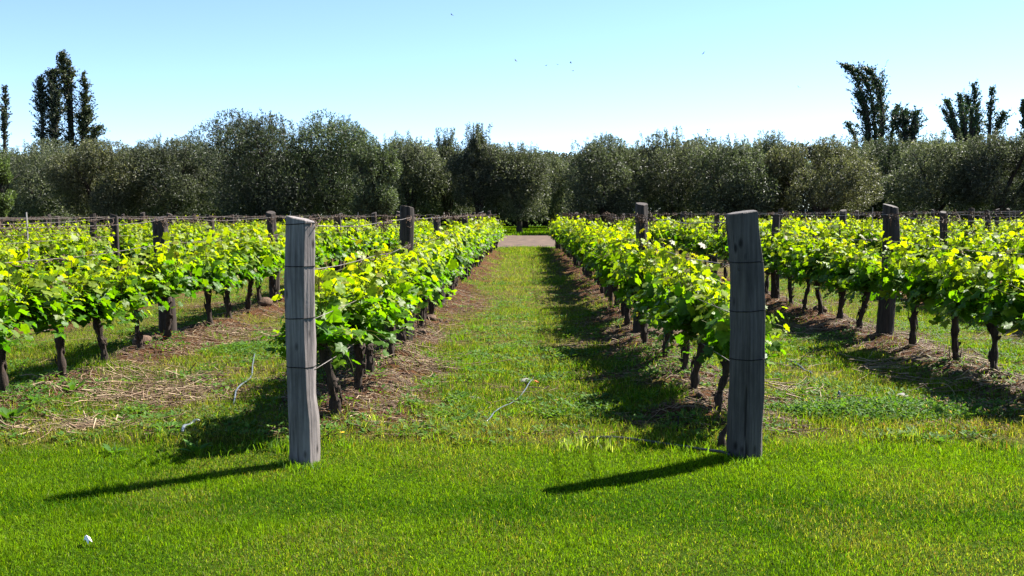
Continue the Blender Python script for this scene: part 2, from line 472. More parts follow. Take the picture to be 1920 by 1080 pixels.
def tuft_at(px, py, n, h, spread, col, w=.006, lean=.9):
    g = on_ground(px, py); a = R.rand(n) * 2 * PI; r = spread * R.rand(n) ** .6
    x = g[0] + r * np.cos(a); y = g[1] + r * np.sin(a)
    c = np.array(col)[R.randint(len(col), size=n)] * (.7 + .6 * R.rand(n, 1))
    blades(tf, x, y, h * (.4 + .6 * R.rand(n)), w * (.6 + .8 * R.rand(n)), c, lean)
LG = [G_FRESH, G_FRESH * .7, [.11, .2, .04]]; PALE = [[.3, .34, .2], [.16, .22, .06], G_FRESH]
for px, py, n, h, s_, cl in [(1070, 842, 90, .13, .12, PALE), (1120, 838, 50, .11, .12, PALE), (1150, 845, 40, .12, .1, PALE), (640, 838, 60, .12, .12, LG), (560, 850, 90, .14, .16, LG), (600, 876, 60, .07, .08, LG), (530, 874, 60, .08, .08, LG), (570, 884, 110, .075, .12, LG), (550, 880, 50, .09, .08, LG), (1400, 873, 110, .08, .13, LG), (1425, 868, 60, .08, .08, LG), (1380, 870, 60, .09, .08, LG),
        (700, 800, 40, .10, .08, PALE), (505, 840, 60, .12, .14, LG), (1370, 858, 70, .10, .1, LG), (1300, 850, 90, .12, .18, LG), (1440, 858, 60, .06, .07, LG), (1400, 862, 60, .06, .07, LG), (860, 640, 90, .18, .16, LG), (890, 620, 70, .16, .16, LG),
        (840, 655, 60, .16, .12, LG), (1000, 640, 50, .12, .2, LG), (940, 780, 70, .1, .14, LG), (1090, 760, 80, .11, .16, LG), (1160, 770, 70, .11, .16, LG), (1200, 760, 60, .12, .16, LG), (880, 680, 60, .12, .12, LG), (1010, 660, 60, .13, .12, LG),
        (1210, 690, 60, .13, .16, LG), (410, 640, 50, .14, .16, LG), (455, 655, 50, .14, .14, LG), (1600, 745, 60, .10, .2, LG), (1530, 790, 70, .09, .2, LG), (740, 780, 80, .09, .2, LG), (840, 800, 70, .08, .2, LG), (1240, 820, 70, .1, .18, LG),
        (1640, 845, 60, .08, .14, LG), (1750, 850, 60, .08, .2, LG), (300, 860, 60, .07, .2, LG), (200, 870, 50, .07, .2, LG), (420, 850, 80, .09, .2, LG)]:
    tuft_at(px, py, n, h, s_, cl)
tag(tf.build('tall_grass_tufts', M['grass']), 'loose taller grass tufts around the posts and in the aisle', 'grass', kind='stuff')

# straw and prunings on the ground
st = MB()
def straws(x, y, lmin, lmax, rmin, rmax, cols, lift=.02):
    for px_, py_ in zip(x, y):
        l = lmin + (lmax - lmin) * R.rand() ** 1.6; a = R.normal(0, .55) if R.rand() < .65 else R.rand() * PI
        t = np.linspace(-.5, .5, 5); d = np.array([math.cos(a), math.sin(a)]); q = np.array([-d[1], d[0]])
        b = R.normal(0, .22) * l
        P = np.array([px_, py_]) + t[:, None] * l * d + ((t * 2) ** 2)[:, None] * b * q * .5
        z = hgt(P[:, 0], P[:, 1]) + rmin + lift * R.rand() + t * lift * R.normal(0, 1.2)
        V, F = tube(np.c_[P, np.maximum(z, hgt(P[:, 0], P[:, 1]) + .001)], np.linspace(1, .6, 5) * (rmin + (rmax - rmin) * R.rand()), 4, 0, False)
        st.addm(V, F, np.array(cols[R.randint(len(cols))]) * (.6 + .7 * R.rand()))
SC_ = [[.22, .15, .085], [.15, .092, .055], [.27, .2, .125], [.09, .052, .032]]
for y0, y1, dens in ((7.1, 10, 340), (10, 14, 250), (14, 20, 110), (20, 34, 24)):
    x, y = sample(y0, y1, dens, lambda y: np.minimum(HW(y), 6.6 + 0 * y))
    lawn, bare, dry = zones(x, y)
    k = R.rand(len(x)) < np.clip(bare * 1.1 + .13, 0, 1) * (1 - lawn)
    straws(x[k], y[k], .04, .32, .0015, .0046, SC_ + [[.07, .04, .025], [.12, .065, .035]])
def straw_patch(px, py, rx_, ry_, n, lmax=.5, rmax=.006):
    g = on_ground(px, py)
    straws(g[0] + R.normal(0, rx_, n), g[1] + R.normal(0, ry_, n), .1, lmax, .002, rmax, SC_[:3], .05)
straw_patch(180, 800, .22, .12, 120); straw_patch(90, 812, .25, .1, 50); straw_patch(270, 745, .4, .3, 260); straw_patch(300, 715, .35, .3, 160)
straw_patch(420, 635, .4, .4, 90); straw_patch(800, 690, .25, .4, 110); straw_patch(760, 640, .25, .6, 70); straw_patch(1680, 690, .5, .4, 150)
straw_patch(1540, 625, .35, .6, 110); straw_patch(1500, 735, .2, .2, 50); straw_patch(1810, 735, .25, .2, 60)
tag(st.build('straw_litter', M['straw']), 'scattered tan straw and pruned twigs lying on bare soil', 'straw', kind='stuff')

# soil crumbs
cr = MB()
ico_v = np.array([(0, 0, 1), (.89, 0, .45), (.28, .85, .45), (-.72, .53, .45), (-.72, -.53, .45), (.28, -.85, .45), (.72, .53, -.45), (-.28, .85, -.45), (-.89, 0, -.45), (-.28, -.85, -.45), (.72, -.53, -.45), (0, 0, -1)])
ico_f = np.array([(0, 1, 2), (0, 2, 3), (0, 3, 4), (0, 4, 5), (0, 5, 1), (1, 6, 2), (2, 7, 3), (3, 8, 4), (4, 9, 5), (5, 10, 1), (6, 7, 2), (7, 8, 3), (8, 9, 4), (9, 10, 5), (10, 6, 1), (6, 11, 7), (7, 11, 8), (8, 11, 9), (9, 11, 10), (10, 11, 6)])
for y0, y1, dens in ((7.2, 11, 230), (11, 16, 130), (16, 30, 30)):
    x, y = sample(y0, y1, dens, lambda y: np.minimum(HW(y), 6.6 + 0 * y))
    lawn, bare, dry = zones(x, y)
    k = R.rand(len(x)) < np.clip(bare, 0, 1) * (1 - lawn); x, y = x[k], y[k]; n = len(x)
    s = (.006 + .03 * R.rand(n) ** 3)[:, None, None]
    V = np.stack([x, y, hgt(x, y)], 1)[:, None] + ico_v[None] * s * (.6 + .7 * R.rand(n, 12, 3)) * [1, 1, .7]
    cr.add(V.reshape(-1, 3), (np.arange(n)[:, None, None] * 12 + ico_f[None]).reshape(-1, 3), (1, 1, 1), 0, False)
tag(cr.build('soil_crumbs', M['clod']), 'small brown soil crumbs on the bare strips under the vines', 'soil', kind='stuff')

def rock(name, px, py, s, m, label, cat, group=None, flat=.65):
    g = on_ground(px, py); b = MB()
    u = np.linspace(0, PI, 12)[:, None]; v = np.arange(18)[None] * 2 * PI / 18
    D = np.stack([np.sin(u) * np.cos(v), np.sin(u) * np.sin(v), np.cos(u) * np.ones_like(v)], -1).reshape(-1, 3)
    k = R.rand(9, 3) - .5; k /= np.linalg.norm(k, axis=1)[:, None]; dd = .72 + .28 * R.rand(9)
    r = np.min(np.where(D @ k.T > .05, dd / np.maximum(D @ k.T, .05), 9), 1); r = np.minimum(r, 1.0) * (.94 + .12 * R.rand(len(D)))
    V = D * r[:, None] * s * np.array([1.15, .85, flat])
    i = (np.arange(11)[:, None] * 18 + np.arange(18)[None]).ravel(); j = (np.arange(11)[:, None] * 18 + (np.arange(18)[None] + 1) % 18).ravel()
    b.add(V, np.stack([i, i + 18, j + 18, j], 1), (1, 1, 1), 0, True)
    o = b.build(name, m); o.location = (g[0], g[1], float(hgt(g[0], g[1])) + s * flat * .45); o.rotation_euler[2] = R.rand() * 6
    return tag(o, label, cat, group)
CG = 'soil clods lying under the vines'
for px, py, s, lb in [(268, 660, .13, 'large brown soil clod at the foot of the vines left of the grey post'),
        (292, 650, .08, 'small brown soil clod behind the larger clod on the left'),
        (497, 585, .14, 'rounded brown clod on the soil ridge just left of the grey post'),
        (523, 575, .09, 'brown clod pressed against the left edge of the grey post'),
        (808, 612, .10, 'brown soil clod at the foot of the left vine row beside the aisle'),
        (790, 640, .08, 'flat brown clod lying behind the second left post by the aisle'),
        (1537, 597, .10, 'brown clod on the shaded soil strip right of the right grey post'),
        (1578, 610, .09, 'brown clod at a vine foot on the right soil strip'),
        (1720, 690, .07, 'small brown clod near the thick right post foot'),
        (1225, 645, .09, 'brown clod at the foot of the second post right of the aisle')]:
    rock('soil_clod', px, py, s, M['clod'], lb, 'soil clod', CG)
rock('stone', 985, 716, .065, M['stone'], 'flat grey stone in the middle of the grass aisle', 'stone', None, .5)
rock('stone', 890, 748, .05, M['stone'], 'small pale stone left of the grey hose in the aisle', 'stone', None, .4)
rock('stone', 1692, 748, .06, M['stone'], 'dark grey stone among weeds in front of the right soil strip', 'stone', None, .5)

# ------------------------------------------------------------------ small left-behind things
def hose(name, pts, rad, m, label, cat, z=.012):
    P = np.array([on_ground(*p) for p in pts]); S = spline(P, 40)
    S[:, 2] = hgt(S[:, 0], S[:, 1]) + z + .012 * np.sin(np.linspace(0, 9, 40))
    b = MB(); V, F = tube(S, rad, 8); b.addm(V, F)
    return tag(b.build(name, m), label, cat)
hose('hose_piece', [(912, 800), (935, 775), (968, 752), (990, 728), (1000, 714)], .0052, M['hose_grey'], 'thin grey hose piece lying along the middle of the aisle', 'hose', .03)
hose('hose_piece', [(342, 818), (347, 806), (360, 800), (374, 798)], .014, M['hose_grey'], 'short curved pale hose end on the weeds near the left post shadow', 'hose', .03)
hose('hose_piece', [(438, 765), (446, 735), (470, 712), (474, 690), (478, 668)], .008, M['hose_grey'], 'winding grey hose on the ground left of the left grey post', 'hose', .03)
hose('hose_piece', [(1480, 680), (1500, 690), (1515, 700), (1522, 706)], .013, M['hose_black'], 'dark hose piece in the shade right of the right grey post', 'hose', .02)
hose('drip_line', [(1085, 829), (1150, 832), (1210, 835), (1270, 842), (1340, 856), (1368, 862)], .010, M['hose_black'], 'black drip line running from the right grey post across the grass', 'drip line', .03)
g = on_ground(1571, 755); b = MB(); V, F = tube([g + [0, 0, -.05], g + [.005, 0, .05], g + [.01, 0, .10]], .011, 8); b.addm(V, F)
tag(b.build('pipe_stub', M['hose_grey']), 'short grey pipe stub standing upright among weeds on the right', 'pipe')
g = on_ground(1271, 815); b = MB(); V, F = tube([g + [0, 0, -.05], g + [0, 0, .07], g + [.004, 0, .14]], .006, 6); b.addm(V, F)
tag(b.build('wire_peg', M['band']), 'thin dark peg standing upright beside the black drip line', 'peg')
g = on_ground(164, 1024); b = MB()
u = np.linspace(-.5, .5, 7); U, W_ = np.meshgrid(u, u)
V = np.stack([U * .05, W_ * .022, .012 * np.sin(U * 5 + 1) + .01 * np.cos(W_ * 7)], -1).reshape(-1, 3)
i = (np.arange(6)[:, None] * 7 + np.arange(6)[None]).ravel()
top = V; bot = V - [0, 0, .002]
F = np.stack([i, i + 1, i + 8, i + 7], 1); b.add(np.r_[top, bot], np.r_[F, (F + 49)[:, ::-1]])
o = b.build('paper_scrap', M['white']); o.location = (g[0], g[1], float(hgt(g[0], g[1])) + .042); o.rotation_euler = (.3, .3, -.7)
tag(o, 'small white scrap lying on the lawn at the lower left', 'litter')
g = on_ground(1004, 722); b = MB()
V, F = tube([g + [-.03, 0, .02], g + [0, 0, .035], g + [.035, .01, .02]], [.006, .012, .006], 7); b.addm(V, F)
tag(b.build('plastic_fitting', M['orange']), 'small orange plastic fitting beside the grey stone in the aisle', 'fitting')
def dandelion(px, py, label):
    g = on_ground(px, py); e = empty('dandelion', g); tag(e, label, 'flower')
    b = MB(); V, F = tube([(0, 0, 0), (.004, 0, .05), (.006, 0, .08)], .002, 5); b.addm(V, F, (.08, .15, .03)); b.build('stem', M['weed'], e)
    b = MB(); n = 26; a = R.rand(n) * 2 * PI
    leaves(b, np.tile([.006, 0, .08], (n, 1)), np.stack([-.3 * np.cos(a), -.3 * np.sin(a), np.ones(n)], 1), np.stack([np.cos(a), np.sin(a), .2 + .8 * R.rand(n)], 1), .02, np.ones((n, 3)), 'kite', .35)
    b.build('flower_head', M['yellow'], e)
dandelion(641, 832, 'yellow dandelion right of the left grey post')
dandelion(1913, 800, 'yellow orange flower in the shade at the far right edge')
def rosette(px, py, n, size, label):
    g = on_ground(px, py); e = empty('weed_plant', (g[0], g[1], float(hgt(g[0], g[1])))); tag(e, label, 'weed')
    b = MB(); a = np.arange(n) * 2.4 + R.rand(n) * .5
    P = np.stack([.02 * np.cos(a), .02 * np.sin(a), .01 + 0 * a], 1); el = .25 + .9 * R.rand(n)
    S2 = np.array([(0, 0), (.16, .3), (.2, .6), (0, 1), (-.2, .6), (-.16, .3), (0, .5)])
    al = np.stack([np.cos(a), np.sin(a), el], 1); nr = np.stack([-np.cos(a) * el, -np.sin(a) * el, np.ones(n)], 1)
    u, v, nn = frames(nr, al)
    W = np.array([0, .03, .03, -.1, .03, .03, -.02]); s_ = (size * (.6 + .6 * R.rand(n)))[:, None, None]
    V = P[:, None] + s_ * (S2[None, :, :1] * u[:, None] + S2[None, :, 1:] * v[:, None] + W[None, :, None] * nn[:, None])
    F = np.array([(6, 0, 1), (6, 1, 2), (6, 2, 3), (6, 3, 4), (6, 4, 5), (6, 5, 0)])
    b.add(V.reshape(-1, 3), (np.arange(n)[:, None, None] * 7 + F[None]).reshape(-1, 3), np.array([.055, .13, .02]) * (.7 + .6 * np.repeat(R.rand(n, 1), 7, 0)))
    b.build('leaf_rosette', M['weed'], e)
    b = MB(); V, F = tube([(0, 0, -.01), (.005, 0, .03), (.008, .004, size * .7)], [.006, .005, .003], 6); b.addm(V, F, (.1, .15, .04)); b.build('stem', M['weed'], e)
rosette(20, 795, 13, .16, 'broad-leaved weed at the left edge in front of the first vine')
rosette(72, 768, 10, .13, 'upright leafy weed between the two leftmost vine trunks')
rosette(135, 745, 9, .15, 'small leafy weed on the straw right of the leftmost trunks')
rosette(368, 850, 9, .12, 'dark green dock weed by the edge of the left post shadow')
rosette(213, 850, 7, .11, 'small pale green weed on the lawn edge at the lower left')

# ------------------------------------------------------------------ posts
def post_mesh(name, m, prof, hts, nf, seed, cut=(0, 0), rough=.02, sides=64, rings=70, tint=(1, 1, 1), angles=None, ds=None):
    """hewn post: prof = [(z, cx, cy, r)], facets that wander with height"""
    rs = np.random.RandomState(seed)
    z = np.linspace(-.12, hts, rings); P = np.array(prof)
    cx, cy, rr = (np.interp(z, P[:, 0], P[:, i]) for i in (1, 2, 3))
    th = np.arange(sides) * 2 * PI / sides
    ang = np.sort((np.arange(nf) + .7 * (rs.rand(nf) - .5)) * 2 * PI / nf)
    d = .86 + .16 * rs.rand(nf)
    if angles is not None: ang = np.radians(angles); d = np.array(ds)
    zz = z[:, None]
    rad = np.full((rings, sides), 1.10)
    for a_, d_ in zip(ang, d):
        ph = rs.rand() * 6; dz = d_ + .048 * np.sin(zz * (2 + 2 * rs.rand()) + ph) + .026 * np.sin(zz * (7 + 4 * rs.rand()) + ph * 2)
        aa = a_ + .14 * np.sin(zz * 2.2 + ph) + .05 * np.sin(zz * 9 + ph)
        cs = np.cos(th[None] - aa)
        rad = np.minimum(rad, np.where(cs > .2, dz / np.maximum(cs, .2), 9))
    rad = rad * (1 + rough * (rs.rand(rings, sides) - .5) + rough * 1.5 * (rs.rand(1, sides) - .5))
    rad = rad * rr[:, None]
    x = cx[:, None] + rad * np.cos(th)[None]; y = cy[:, None] + rad * np.sin(th)[None]
    k = sstep(hts - .25, hts, z)[:, None]
    zt = zz + k * (cut[0] * (x - cx[:, None]) + cut[1] * (y - cy[:, None]))
    b = MB(); V = np.stack([x, y, zt * np.ones_like(x)], -1).reshape(-1, 3)
    i = (np.arange(rings - 1)[:, None] * sides + np.arange(sides)[None]).ravel(); j = (np.arange(rings - 1)[:, None] * sides + (np.arange(sides)[None] + 1) % sides).ravel()
    b.add(V, np.stack([i, j, j + sides, i + sides], 1), tint, 0, True)
    rim = V[-sides:]
    def surf(h):
        return cx, cy, rad, z, th
    c = MB(); cc = rim.mean(0)
    ring2 = cc + (rim - cc) * .93 + [0, 0, .006]
    c.add(np.r_[rim, ring2, [cc + [0, 0, .006]]], np.stack([np.arange(sides), (np.arange(sides) + 1) % sides, (np.arange(sides) + 1) % sides + sides, np.arange(sides) + sides], 1), tint, 0, False)
    c.F.setdefault((3, 0, False), []).append(np.stack([np.arange(sides) + sides, (np.arange(sides) + 1) % sides + sides, np.full(sides, 2 * sides)], 1))
    return b, c, (cx, cy, rad, z, th)

def band_mesh(info, h, tilt=0, r=.0033):
    cx, cy, rad, z, th = info
    b = MB(); pts = []
    for k, t in enumerate(th):
        hz = h + tilt * math.cos(t)
        i = np.interp(hz, z, np.arange(len(z))); i0 = int(i); f = i - i0; i1 = min(i0 + 1, len(z) - 1)
        rr = rad[i0, k] * (1 - f) + rad[i1, k] * f + r * .35
        pts.append((np.interp(hz, z, cx) + rr * math.cos(t), np.interp(hz, z, cy) + rr * math.sin(t), hz))
    pts.append(pts[0]); pts = np.array(pts)
    V, F = tube(pts, r, 6, 0, False); b.addm(V, F)
    return b

def px_profile(rows, Yd, base):
    out = []
    for py, xl, xr in rows:
        a, c_ = at_depth(xl, py, Yd), at_depth(xr, py, Yd)
        out.append((a[2] * .5 + c_[2] * .5, (a[0] + c_[0]) / 2 - base[0], 0.0, abs(c_[0] - a[0]) / 2))
    return sorted(out)

eL = empty('end_post', (PL[0], PL[1], 0)); tag(eL, 'thick pale grey end post of the row left of the aisle', 'post', 'grey end posts')
prof = px_profile([(415, 538, 588), (470, 536, 590), (520, 535, 590), (600, 537, 590), (690, 538, 592), (740, 539, 593), (780, 540, 598), (868, 542, 599)], PL[1], PL)
b, c_, inf = post_mesh('wood', None, prof, at_depth(562, 411, PL[1])[2], 7, 5, (-.22, .03), .012, 120, 110, (1.2, 1.08, 1.08), [-96, -34, 8, 62, 115, 165, 213], [.81, .90, .97, .9, .86, .9, .95])
c_.build('cut_top', M['grey_wood'], b.build('post_shaft', M['grey_wood'], eL))
for py, t_ in ((420, .004), (500, 0), (598, .002), (690, -.003)):
    band_mesh(inf, at_depth(562, py, PL[1] - .09)[2], t_).build('wire_band', M['band'], eL)
eR = empty('end_post', (PR[0], PR[1], 0)); tag(eR, 'thick dark grey leaning end post of the row right of the aisle', 'post', 'grey end posts')
prof = px_profile([(400, 1363, 1420), (450, 1366, 1425), (500, 1369, 1431), (560, 1371, 1433), (620, 1373, 1434), (680, 1371, 1434), (740, 1369, 1434), (800, 1367, 1433), (856, 1365, 1433)], PR[1], PR)
b, c_, inf = post_mesh('wood', None, prof, at_depth(1392, 399, PR[1])[2], 7, 23, (.14, .05), .014, 120, 110, (.50, .45, .43), [-118, -72, -8, 35, 90, 140, 195], [.90, .86, .90, .9, .86, .9, .97])
c_.build('cut_top', M['grey_wood'], b.build('post_shaft', M['grey_wood'], eR))
for py, t_ in ((492, .003), (584, .006), (675, .002)):
    band_mesh(inf, at_depth(1392, py, PR[1] - .09)[2], t_).build('wire_band', M['band'], eR)
# dark bark slab leaning at the foot of the right post
g = on_ground(1357, 842); b = MB()
V, F = tube(spline([g + [.0, .05, -.03], g + [.0, .06, .07], g + [.04, .07, .15]], 9), np.linspace(.038, .012, 9), 9, .35); b.addm(V, F)
tag(b.build('bark_slab', M['bark']), 'dark bark slab leaning against the foot of the right grey post', 'bark')

protos = []
for s_ in range(7):
    rr = .082 + .012 * (s_ % 3)
    wob = [(z_, .02 * math.sin(z_ * 3 + s_), .018 * math.cos(z_ * 2.3 + s_), rr * (1.12 - .14 * z_ + .05 * math.sin(z_ * 5 + s_ * 2))) for z_ in np.linspace(-.12, 1.7, 8)]
    b, c_, inf = post_mesh('wood', None, wob, 1.60, 6 + s_ % 3, 40 + s_, (.3 * math.sin(s_ * 2.1), .25 * math.cos(s_)), .035, 36, 40)
    protos.append((b.mesh('post_shaft', M['old_wood']), c_.mesh('cut_top', M['old_wood'])))
ORD = ['', 'first', 'second', 'third', 'fourth', 'fifth', 'sixth', 'seventh', 'eighth', 'ninth', 'tenth', 'eleventh', 'twelfth']
PGRID = [6.65 + 5.5 * i for i in range(8)]
def to_px(p):
    d = np.asarray(p, float) - [0, 0, H]; f = d @ fw
    return 960 + FPX * (d @ rt) / f, 540 - FPX * (d @ up) / f
def rowname(side, k):
    return f'{ORD[k + 1]} row {side} of aisle'
VIS = {}
POSTS = {}
# seen posts: look of the ones that stand out
SPECIAL = {('left', 0, 1): ('thick dark post with hewn pale flank', 1.05, 1.60), ('right', 0, 1): ('tall thick dark brown post leaning slightly right', 1.04, 1.64),
           ('right', 1, 1): ('tall black-brown post among leaves', 1.0, 1.62), ('left', 1, 1): ('stout dark post with narrow neck', 1.05, 1.56)}
PXPOST = {('left', 0, 1): (758, 11.9), ('left', 0, 2): (824, 16.9), ('left', 1, 1): (306, 12.7), ('left', 1, 2): (511, 17.6), ('left', 2, 2): (211, 17.6), ('left', 2, 3): (396, 23.0),
          ('right', 0, 1): (1203, 12.6), ('right', 0, 2): (1141, 17.8), ('right', 1, 1): (1667, 12.3), ('right', 1, 2): (1454, 17.6), ('right', 2, 2): (1769, 17.5)}
for side, k, X in ROWS:
    vis = 0; VIS[side, k] = []
    for i, Y in enumerate(PGRID):
        if i == 0 and k == 0: VIS[side, k].append(Y); continue
        x = X + R.normal(0, .04); y = Y + R.normal(0, .12)
        if (side, k, i) == ('right', 0, 1): y = 12.4
        if (side, k, i) == ('left', 0, 1): y = 11.9
        if (side, k, i) in PXPOST: y = PXPOST[side, k, i][1]; x = at_depth(PXPOST[side, k, i][0], 430, y)[0]
        px = to_px((x, y, 1.5))[0]
        if px < -90 or px > 2010: continue
        seen = 0 <= px <= 1920
        if seen: vis += 1
        VIS[side, k].append(y)
        s_ = R.randint(7)
        lk, ws, ht = SPECIAL.get((side, k, i), (['dark weathered post', 'rough dark brown post', 'dark round post'][s_ % 3], (.70 + .19 * R.rand()), 1.50 + .10 * R.rand()))
        e = empty('vineyard_post', (x, y, float(hgt(x, y)) - .02), R.rand() * 6)
        e.rotation_euler = (R.normal(0, .02), R.normal(0, .02), R.rand() * 6)
        e.scale = (ws, ws, ht / 1.6)
        n_ = i if k == 0 else vis
        where = f'{ORD[i + 1]} post of the {rowname(side, k)}' if k == 0 else (f'{ORD[max(vis, 1)]} visible post of {rowname(side, k)}' if seen else f'post at frame edge in {rowname(side, k)}')
        tag(e, f'{lk}, {where}'.replace('post with hewn pale flank, second post of the', 'post with hewn pale flank, second of the').replace('tall thick dark brown post leaning slightly right, second post of the', 'tall thick brown post, second of the').replace('tall black-brown post among leaves', 'tall black-brown post').replace('stout dark post with narrow neck', 'stout dark post'), 'post', 'dark posts along the vine rows')
        link('cut_top', protos[s_][1], link('post_shaft', protos[s_][0], e))
        POSTS[side, k, i] = (x, y, ht)

# thin pale stakes holding the wires up between posts
for q, (px, Y, ln, lb) in enumerate([(50, 15.2, 1.60, 'thin pale wire stake near the left picture edge'), (545, 26.0, 1.62, 'thin pale stake rising just behind the left grey post'), (671, 25.5, 1.58, 'thin pale stake between the left post and the thick dark post'), (1636, 30.5, 1.62, 'thin pale stake left of the tall black-brown post on the right'), (1510, 24.5, 1.6, 'thin pale stake right of the right grey post')]):
    X = at_depth(px, 400, Y)[0]; X = ROWX[np.argmin(np.abs(ROWX - X))]; Y = 0 * Y + abs((X - at_depth(px, 400, 1)[0] * 0) / ((at_depth(px, 400, 1.0))[0])) if abs(at_depth(px, 400, 1.0)[0]) > .02 else Y
    b = MB(); z0 = float(hgt(X, Y))
    V, F = tube([(0, 0, -.1), (.005, .003, .7), (-.004, 0, ln)], [.013, .012, .011], 4); b.addm(V, F, (1, 1, 1), 0, False)
    o = b.build('wire_stake', M['pale_wood']); o.location = (X, Y, z0); o.rotation_euler[2] = .4 + q
    tag(o, lb, 'stake', 'thin stakes holding the wires')

# ------------------------------------------------------------------ trellis wires
td = MB()
LEV = [(1.555, 'top'), (1.27, 'upper'), (.95, 'middle'), (.62, 'lowest')]
for side, k, X in ROWS:
    for li, (z, nm) in enumerate(LEV):
        if k >= 2 and li > 1: continue
        if k >= 5 and li > 0: continue
        y0 = PL[1] if side == 'left' else PR[1]
        if k > 0: y0 = 6.6
        ys_ = [y0] + [POSTS[side, k, i][1] for i in range(1, 8) if (side, k, i) in POSTS]
        xs_ = [(PL if side == 'left' else PR)[0] if k == 0 else X] + [POSTS[side, k, i][0] for i in range(1, 8) if (side, k, i) in POSTS]
        if ys_[-1] < YEND - .5: ys_.append(YEND - .3); xs_.append(X)
        off = .085 * (1 if side == 'left' else -1)
        pts = []
        for a in range(len(ys_) - 1):
            for t in np.linspace(0, 1, 7)[:-1]:
                sag = -.035 * 4 * t * (1 - t) * (.6 + .8 * R.rand())
                zz = z + (.03 if li == 0 and a > 0 else 0) + (.04 * t if li == 0 and a == 0 and k == 0 else 0)
                pts.append((xs_[a] * (1 - t) + xs_[a + 1] * t + off, ys_[a] * (1 - t) + ys_[a + 1] * t, zz + sag))
        pts.append((xs_[-1] + off, ys_[-1], z)); pts = np.array(pts)
        b = MB(); V, F = tube(pts, .0032, 5); b.addm(V, F)
        tag(b.build('trellis_wire', M['wire']), f'{nm} wire strung along the {rowname(side, k)}', 'wire', 'wires of the vine rows')
        if li > 1: continue
        # dried tendrils wound round the wire
        ymin = max(y0, abs(X) / .58); ymax = min(YEND, 40)
        if ymax <= ymin: continue
        dens = (13 if li == 0 else 6) / (1 + .35 * k)
        for _ in range(int((ymax - ymin) * dens)):
            yy = ymin + (ymax - ymin) * R.rand() ** 1.4
            if fbm(yy, X * 3, .8, 120 + k, 2) < .42 or (k == 0 and yy < 9.5 and R.rand() < .8): continue
            x_, z_ = np.interp(yy, pts[:, 1], pts[:, 0]), np.interp(yy, pts[:, 1], pts[:, 2])
            l = .05 + .22 * R.rand() ** 1.5; n = 7; t = np.linspace(0, 1, n)
            w = R.rand() * 6; fq = 3 + 9 * R.rand(); am = .008 + .025 * R.rand()
            P = np.stack([x_ + am * np.cos(fq * t + w), yy + (t - .5) * l * (1 if R.rand() < .8 else .4), z_ + am * np.sin(fq * t + w) + (R.normal(0, .03) * t if R.rand() < .6 else -.12 * R.rand() * t)], 1)
            V, F = tube(P, .0022 + .002 * R.rand() + .00012 * yy, 3, 0, False); td.addm(V, F)
tag(td.build('dried_tendrils', M['tendril']), 'dry brown vine tendrils tangled along the wires', 'tendrils', kind='stuff')

# ------------------------------------------------------------------ vines
V_OLD = np.array([.024, .085, .005]); V_MID = np.array([.07, .165, .006]); V_NEW = np.array([.185, .245, .006]); V_TIP = np.array([.15, .15, .02])

